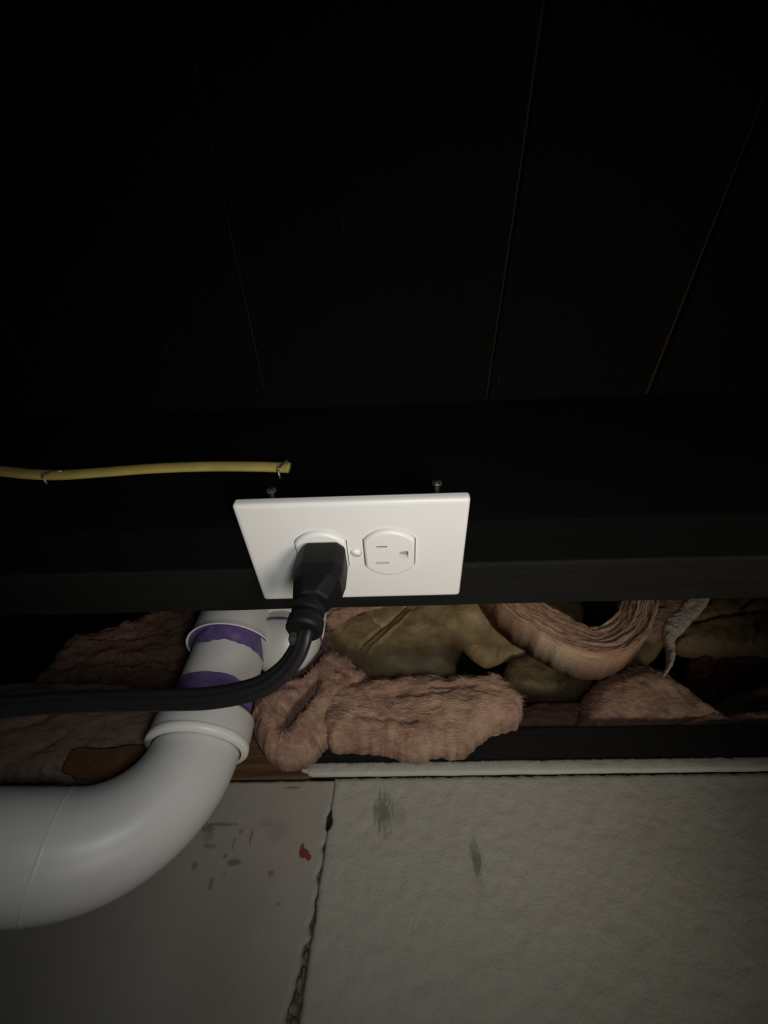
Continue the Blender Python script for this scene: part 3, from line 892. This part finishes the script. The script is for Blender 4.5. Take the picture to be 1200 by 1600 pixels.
# pink pieces
batt('insulation_piece', 'glass_wool', 'large pink lump of glass wool hanging over the sill below the outlet', 'insulation',
     [(500, 1120), (520, 1080), (560, 1068), (640, 1060), (700, 1060), (760, 1060), (798, 1076), (818, 1105), (812, 1130), (785, 1138), (760, 1148), (742, 1165), (718, 1180), (690, 1176), (660, 1185), (625, 1182), (595, 1172), (560, 1170), (515, 1167)],
     0.196, 0.036, 0.004, M['pink'], 0.017, amp=0.0034, nscale=48, stretch=(0.55, 1.7), ragged=0.0016, seed=1, fibres=1872, grain=(1, -0.1), group=IG,
     folds=((600, 1112, 700, 1104, 0.004, 0.0014), (640, 1098, 745, 1092, 0.0035, 0.0013), (560, 1140, 690, 1150, 0.004, 0.002), (770, 1100, 800, 1110, 0.003, 0.003), (575, 1100, 600, 1150, 0.003, 0.003)))
batt('insulation_piece', 'glass_wool', 'folded pink glass wool bunched between drain pipe and large lump', 'insulation',
     [(400, 1105), (440, 1078), (478, 1062), (505, 1034), (530, 1026), (558, 1042), (585, 1072), (565, 1110), (535, 1130), (510, 1160), (488, 1182), (455, 1196), (425, 1190), (404, 1166), (394, 1140), (392, 1120)],
     0.198, 0.040, 0.003, M['pink'], 0.018, amp=0.0036, nscale=46, stretch=(1.2, 0.7), ragged=0.0014, seed=2, fibres=1080, grain=(0.4, -1), group=IG,
     folds=((498, 1085, 455, 1150, 0.026, 0.0065), (395, 1098, 470, 1094, 0.012, 0.0036), (520, 1060, 560, 1090, 0.005, 0.003)))
batt('insulation_piece', 'glass_wool', 'thin pink strip of glass wool under the rounded pipe heel', 'insulation',
     [(400, 1075), (430, 1062), (470, 1040), (500, 1000), (515, 985), (525, 1010), (515, 1040), (480, 1062), (440, 1080), (405, 1090)],
     0.235, 0.022, 0.008, M['pink'], 0.010, amp=0.004, nscale=80, seed=3, fibres=432, grain=(1, 0.8), group=IG)
batt('insulation_piece', 'glass_wool', 'dark pink glass wool left of the drain pipe under the joist', 'insulation',
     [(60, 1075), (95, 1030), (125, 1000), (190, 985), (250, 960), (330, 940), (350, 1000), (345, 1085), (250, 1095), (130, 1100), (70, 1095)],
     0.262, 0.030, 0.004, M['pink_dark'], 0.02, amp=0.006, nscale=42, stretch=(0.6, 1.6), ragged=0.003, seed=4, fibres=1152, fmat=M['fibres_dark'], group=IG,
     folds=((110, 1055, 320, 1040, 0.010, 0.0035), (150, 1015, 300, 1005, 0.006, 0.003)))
batt('insulation_piece', 'glass_wool', 'broad brownish glass wool below the cord at the left edge', 'insulation',
     [(-420, 1100), (-200, 1080), (0, 1068), (100, 1064), (250, 1074), (345, 1090), (350, 1160), (290, 1215), (200, 1226), (100, 1224), (0, 1222), (-200, 1226), (-420, 1226)],
     0.199, 0.012, 0.002, M['pink_brown'], 0.022, amp=0.0035, nscale=34, stretch=(0.6, 1.4), ragged=0.0014, seed=5, fibres=1224, fmat=M['fibres_dark'], group=IG,
     folds=((20, 1145, 90, 1120, 0.006, 0.006), (60, 1180, 110, 1150, 0.004, 0.004), (0, 1110, 180, 1105, 0.003, 0.003)))
batt('torn_paper', 'paper', 'torn brown paper scrap on the brownish glass wool beside the pipe bend', 'paper',
     [(106, 1180), (120, 1167), (165, 1168), (212, 1162), (245, 1170), (240, 1200), (215, 1215), (160, 1222), (100, 1208)],
     0.1865, 0.0012, 0.0006, M['kraft_brown'], 0.004, amp=0.0008, nscale=60, ragged=0.0012, seed=6)
batt('insulation_piece', 'glass_wool', 'small pink tuft on top of the olive paper beside the plug', 'insulation',
     [(508, 970), (512, 945), (545, 920), (620, 918), (640, 930), (600, 946), (565, 955), (540, 968), (522, 980)],
     0.196, 0.010, 0.004, M['pink'], 0.008, amp=0.003, nscale=90, ragged=0.0015, seed=7, fibres=360, grain=(1, 0.5), group=IG)
batt('insulation_piece', 'glass_wool', 'rounded pink mound on the black sill right of the large lump', 'insulation',
     [(905, 1120), (910, 1092), (930, 1066), (965, 1048), (1002, 1043), (1040, 1058), (1070, 1085), (1105, 1106), (1130, 1140), (1060, 1150), (960, 1150), (900, 1148)],
     0.238, 0.036, 0.010, M['pink'], 0.026, amp=0.0035, nscale=44, stretch=(0.8, 1.2), ragged=0.0016, seed=8, fibres=936, grain=(1, -0.7), group=IG,
     folds=((1020, 1062, 1070, 1120, 0.004, 0.003), (940, 1080, 1000, 1060, 0.003, 0.003)))
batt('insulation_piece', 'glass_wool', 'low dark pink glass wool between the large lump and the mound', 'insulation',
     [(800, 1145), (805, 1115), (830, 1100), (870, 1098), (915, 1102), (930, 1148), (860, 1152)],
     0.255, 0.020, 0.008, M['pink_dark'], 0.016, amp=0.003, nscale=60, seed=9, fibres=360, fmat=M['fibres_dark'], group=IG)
batt('insulation_piece', 'glass_wool', 'thin pink strip lying along the sill at the right edge', 'insulation',
     [(1040, 1150), (1065, 1125), (1100, 1108), (1125, 1118), (1180, 1110), (1260, 1108), (1360, 1110), (1360, 1150), (1200, 1150)],
     0.226, 0.018, 0.012, M['pink'], 0.012, amp=0.003, nscale=60, seed=10, fibres=576, group=IG)
batt('insulation_piece', 'glass_wool', 'pink wad tucked between curled batt and white strand', 'insulation',
     [(1000, 985), (1005, 940), (1040, 915), (1090, 915), (1080, 955), (1050, 985), (1025, 998)],
     0.245, 0.020, 0.006, M['pink'], 0.014, amp=0.004, nscale=70, seed=11, fibres=288, group=IG)
batt('insulation_strand', 'glass_wool', 'whitish torn strand dangling from the joist right of the curled batt', 'insulation',
     [(1034, 990), (1040, 968), (1062, 948), (1080, 920), (1112, 915), (1105, 945), (1085, 968), (1066, 990), (1056, 1000), (1056, 1030), (1047, 1046), (1036, 1058), (1042, 1035), (1040, 1008)],
     0.190, 0.007, 0.005, M['white_tuft'], 0.006, res=0.001, amp=0.002, nscale=120, ragged=0.0008, seed=12, fibres=252, grain=(-0.5, -1), fl=0.005)
# paper-faced pieces
KG = 'paper faced insulation folds'
batt('faced_insulation', 'kraft_paper', 'bulging olive paper faced insulation with a sharp crease below the outlet', 'insulation',
     [(500, 990), (515, 945), (580, 905), (700, 905), (815, 905), (820, 985), (790, 1000), (735, 998), (715, 1030), (710, 1065), (650, 1078), (590, 1070), (545, 1045), (515, 1025)],
     0.246, 0.036, 0.01, M['kraft'], 0.024, amp=0.0022, nscale=26, ragged=0.0004, seed=20, group=KG,
     folds=((566, 1032, 634, 968, 0.006, 0.0014), (578, 1040, 642, 976, -0.004, 0.0014), (520, 1000, 600, 958, 0.004, 0.002), (586, 990, 598, 1002, 0.004, 0.002)))
batt('faced_insulation', 'kraft_paper', 'tan paper flap above the dark gap left of the curled batt', 'insulation',
     [(690, 960), (720, 925), (800, 915), (900, 925), (910, 1000), (885, 1030), (830, 1030), (790, 1032), (758, 1040), (722, 1012)],
     0.268, 0.014, 0.008, M['kraft'], 0.016, amp=0.0016, nscale=30, ragged=0.0004, seed=21, group=KG,
     folds=((700, 990, 760, 990, 0.006, 0.003), (775, 985, 778, 1030, 0.004, 0.0012)))
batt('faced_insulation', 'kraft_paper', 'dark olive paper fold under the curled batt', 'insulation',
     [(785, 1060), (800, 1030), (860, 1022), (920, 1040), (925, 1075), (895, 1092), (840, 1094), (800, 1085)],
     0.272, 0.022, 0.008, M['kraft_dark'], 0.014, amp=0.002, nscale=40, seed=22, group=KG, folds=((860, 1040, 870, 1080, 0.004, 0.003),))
batt('faced_insulation', 'kraft_paper', 'olive paper backing peeking out right of the curl', 'insulation',
     [(960, 1045), (985, 1020), (1015, 985), (1040, 985), (1034, 1015), (1010, 1040), (985, 1048)],
     0.258, 0.010, 0.004, M['kraft'], 0.008, amp=0.001, nscale=40, seed=23, group=KG)
batt('faced_insulation', 'kraft_paper', 'olive paper facing under the joist at the upper right edge', 'insulation',
     [(1050, 1005), (1070, 960), (1130, 915), (1250, 900), (1380, 900), (1380, 1030), (1260, 1030), (1150, 1026), (1080, 1022)],
     0.262, 0.026, 0.006, M['kraft'], 0.018, amp=0.003, nscale=32, seed=24, group=KG,
     folds=((1060, 985, 1180, 965, 0.006, 0.003), (1140, 985, 1150, 1015, 0.005, 0.004), (1165, 945, 1140, 970, 0.005, 0.002), (1165, 970, 1166, 1012, 0.004, 0.0018)))
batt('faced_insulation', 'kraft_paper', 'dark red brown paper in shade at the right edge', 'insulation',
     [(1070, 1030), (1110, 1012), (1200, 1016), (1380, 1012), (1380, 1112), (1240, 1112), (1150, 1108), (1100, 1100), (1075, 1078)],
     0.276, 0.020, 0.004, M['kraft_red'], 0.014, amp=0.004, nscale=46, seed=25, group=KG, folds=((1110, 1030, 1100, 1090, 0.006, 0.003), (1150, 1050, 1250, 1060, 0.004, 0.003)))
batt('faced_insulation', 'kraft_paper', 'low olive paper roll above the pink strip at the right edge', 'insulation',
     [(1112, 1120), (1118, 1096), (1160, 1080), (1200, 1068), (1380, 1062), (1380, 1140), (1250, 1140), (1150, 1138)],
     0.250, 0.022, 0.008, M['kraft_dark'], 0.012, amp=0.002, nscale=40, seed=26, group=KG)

# the curled batt: a thick layered strip bent into a U, its cut edge facing out
curl = thing('curled_batt', 'curled pink batt showing its layered cut edge right of the outlet', 'insulation', tuple(at(930, 1040, 0.215)), None)
cy0 = 0.196
mid = [at(u, v, cy0) for u, v in [(735, 880), (775, 930), (812, 962), (852, 987), (890, 1008), (925, 1018), (955, 1010), (980, 985), (990, 955), (992, 920), (992, 880)]]
mid = catmull([(p[0], p[2], 0) for p in mid], 14)
NS, NT = len(mid), 64
wid = [0.0165 + 0.006 * math.exp(-((i / NS - 0.30) / 0.2) ** 2) - 0.004 * max(0, (i / NS - 0.6)) for i in range(NS)]
Ltot = 0.0; acc = [0.0]
for i in range(1, NS): Ltot += (mid[i] - mid[i - 1]).length; acc.append(Ltot)
def curl_vert(i, j, front):
    t = j / (NT - 1) * 2 - 1
    a, b = mid[max(i - 1, 0)], mid[min(i + 1, NS - 1)]
    d = (b - a).normalized(); n = Vector((-d.y, d.x, 0))
    s = acc[i]
    w = wid[i] * (1 + 0.06 * noise.noise(Vector((s * 60, t * 0.4, 2))))
    p = mid[i] + n * (t * w + 0.0016 * nz(s, t * 0.03, 1, 60, 4) * (0.3 + abs(t)))
    edge = 1 - abs(t)
    tt = t + 0.10 * noise.noise(Vector((s * 40, t * 1.5, 6)))
    lay = 0.0026 * noise.noise(Vector((s * 12, tt * 4.0, 3.3))) + 0.0026 * noise.noise(Vector((s * 20, tt * 11.0, 9))) + 0.0016 * noise.noise(Vector((s * 60, tt * 26.0, 5))) + 0.0008 * nz(s, t * 0.05, 3, 170, 3)
    if front:
        y = cy0 - 0.020 + lay + 0.009 * max(0, 1 - edge / 0.14) ** 2 + 0.006 * t
    else:
        y = cy0 + 0.018
    return (p.x, y, p.y)
verts = [curl_vert(i, j, True) for i in range(NS) for j in range(NT)]
faces = [(i * NT + j, i * NT + j + 1, (i + 1) * NT + j + 1, (i + 1) * NT + j) for i in range(NS - 1) for j in range(NT - 1)]
o0 = len(verts)
verts += [curl_vert(i, j, False) for i in range(NS) for j in (0, NT - 1)]
for i in range(NS - 1):
    faces.append((i * NT, (i + 1) * NT, o0 + (i + 1) * 2, o0 + i * 2))
    faces.append((i * NT + NT - 1, (i + 1) * NT + NT - 1, o0 + (i + 1) * 2 + 1, o0 + i * 2 + 1))
    faces.append((o0 + i * 2, o0 + i * 2 + 1, o0 + (i + 1) * 2 + 1, o0 + (i + 1) * 2))
cw = link_mesh('layered_wool', verts, faces, M['curl'], curl)
uvl = cw.data.uv_layers.new(name='along')
for lp in cw.data.loops:
    vi = lp.vertex_index
    if vi < NS * NT: uvl.data[lp.index].uv = (acc[vi // NT] * 10, (vi % NT) / (NT - 1))
    else: uvl.data[lp.index].uv = (acc[(vi - o0) // 2] * 10, 0.0 if (vi - o0) % 2 == 0 else 1.0)
rnd_ = random.Random(5); FV, FFc = [], []
for _ in range(2600):
    i = rnd_.randrange(3, NS - 9); j = rnd_.randrange(0, NT)
    p0, p2 = Vector(curl_vert(i, j, True)), Vector(curl_vert(min(NS - 1, i + rnd_.randint(3, 8)), max(0, min(NT - 1, j + rnd_.choice((-1, 0, 0, 0, 1)))), True))
    lift = Vector((0, -rnd_.uniform(0.0002, 0.0012), 0)); sd = Vector((-(p2 - p0).z, 0, (p2 - p0).x)).normalized() * rnd_.uniform(0.00006, 0.00015)
    b0 = len(FV); c1 = (p0 + p2) / 2 + lift + sd * rnd_.uniform(-3, 3)
    FV += [p0 - sd, p0 + sd, c1 - sd, c1 + sd, p2 + lift * 0.5]; FFc += [(b0, b0 + 1, b0 + 3, b0 + 2), (b0 + 2, b0 + 3, b0 + 4)]
fo = link_mesh('loose_fibres', FV, FFc, M['fibres'], curl, smooth=False); fo['kind'] = 'stuff'

# helper property no longer needed
for o in bpy.data.objects:
    if '_base' in o: del o['_base']
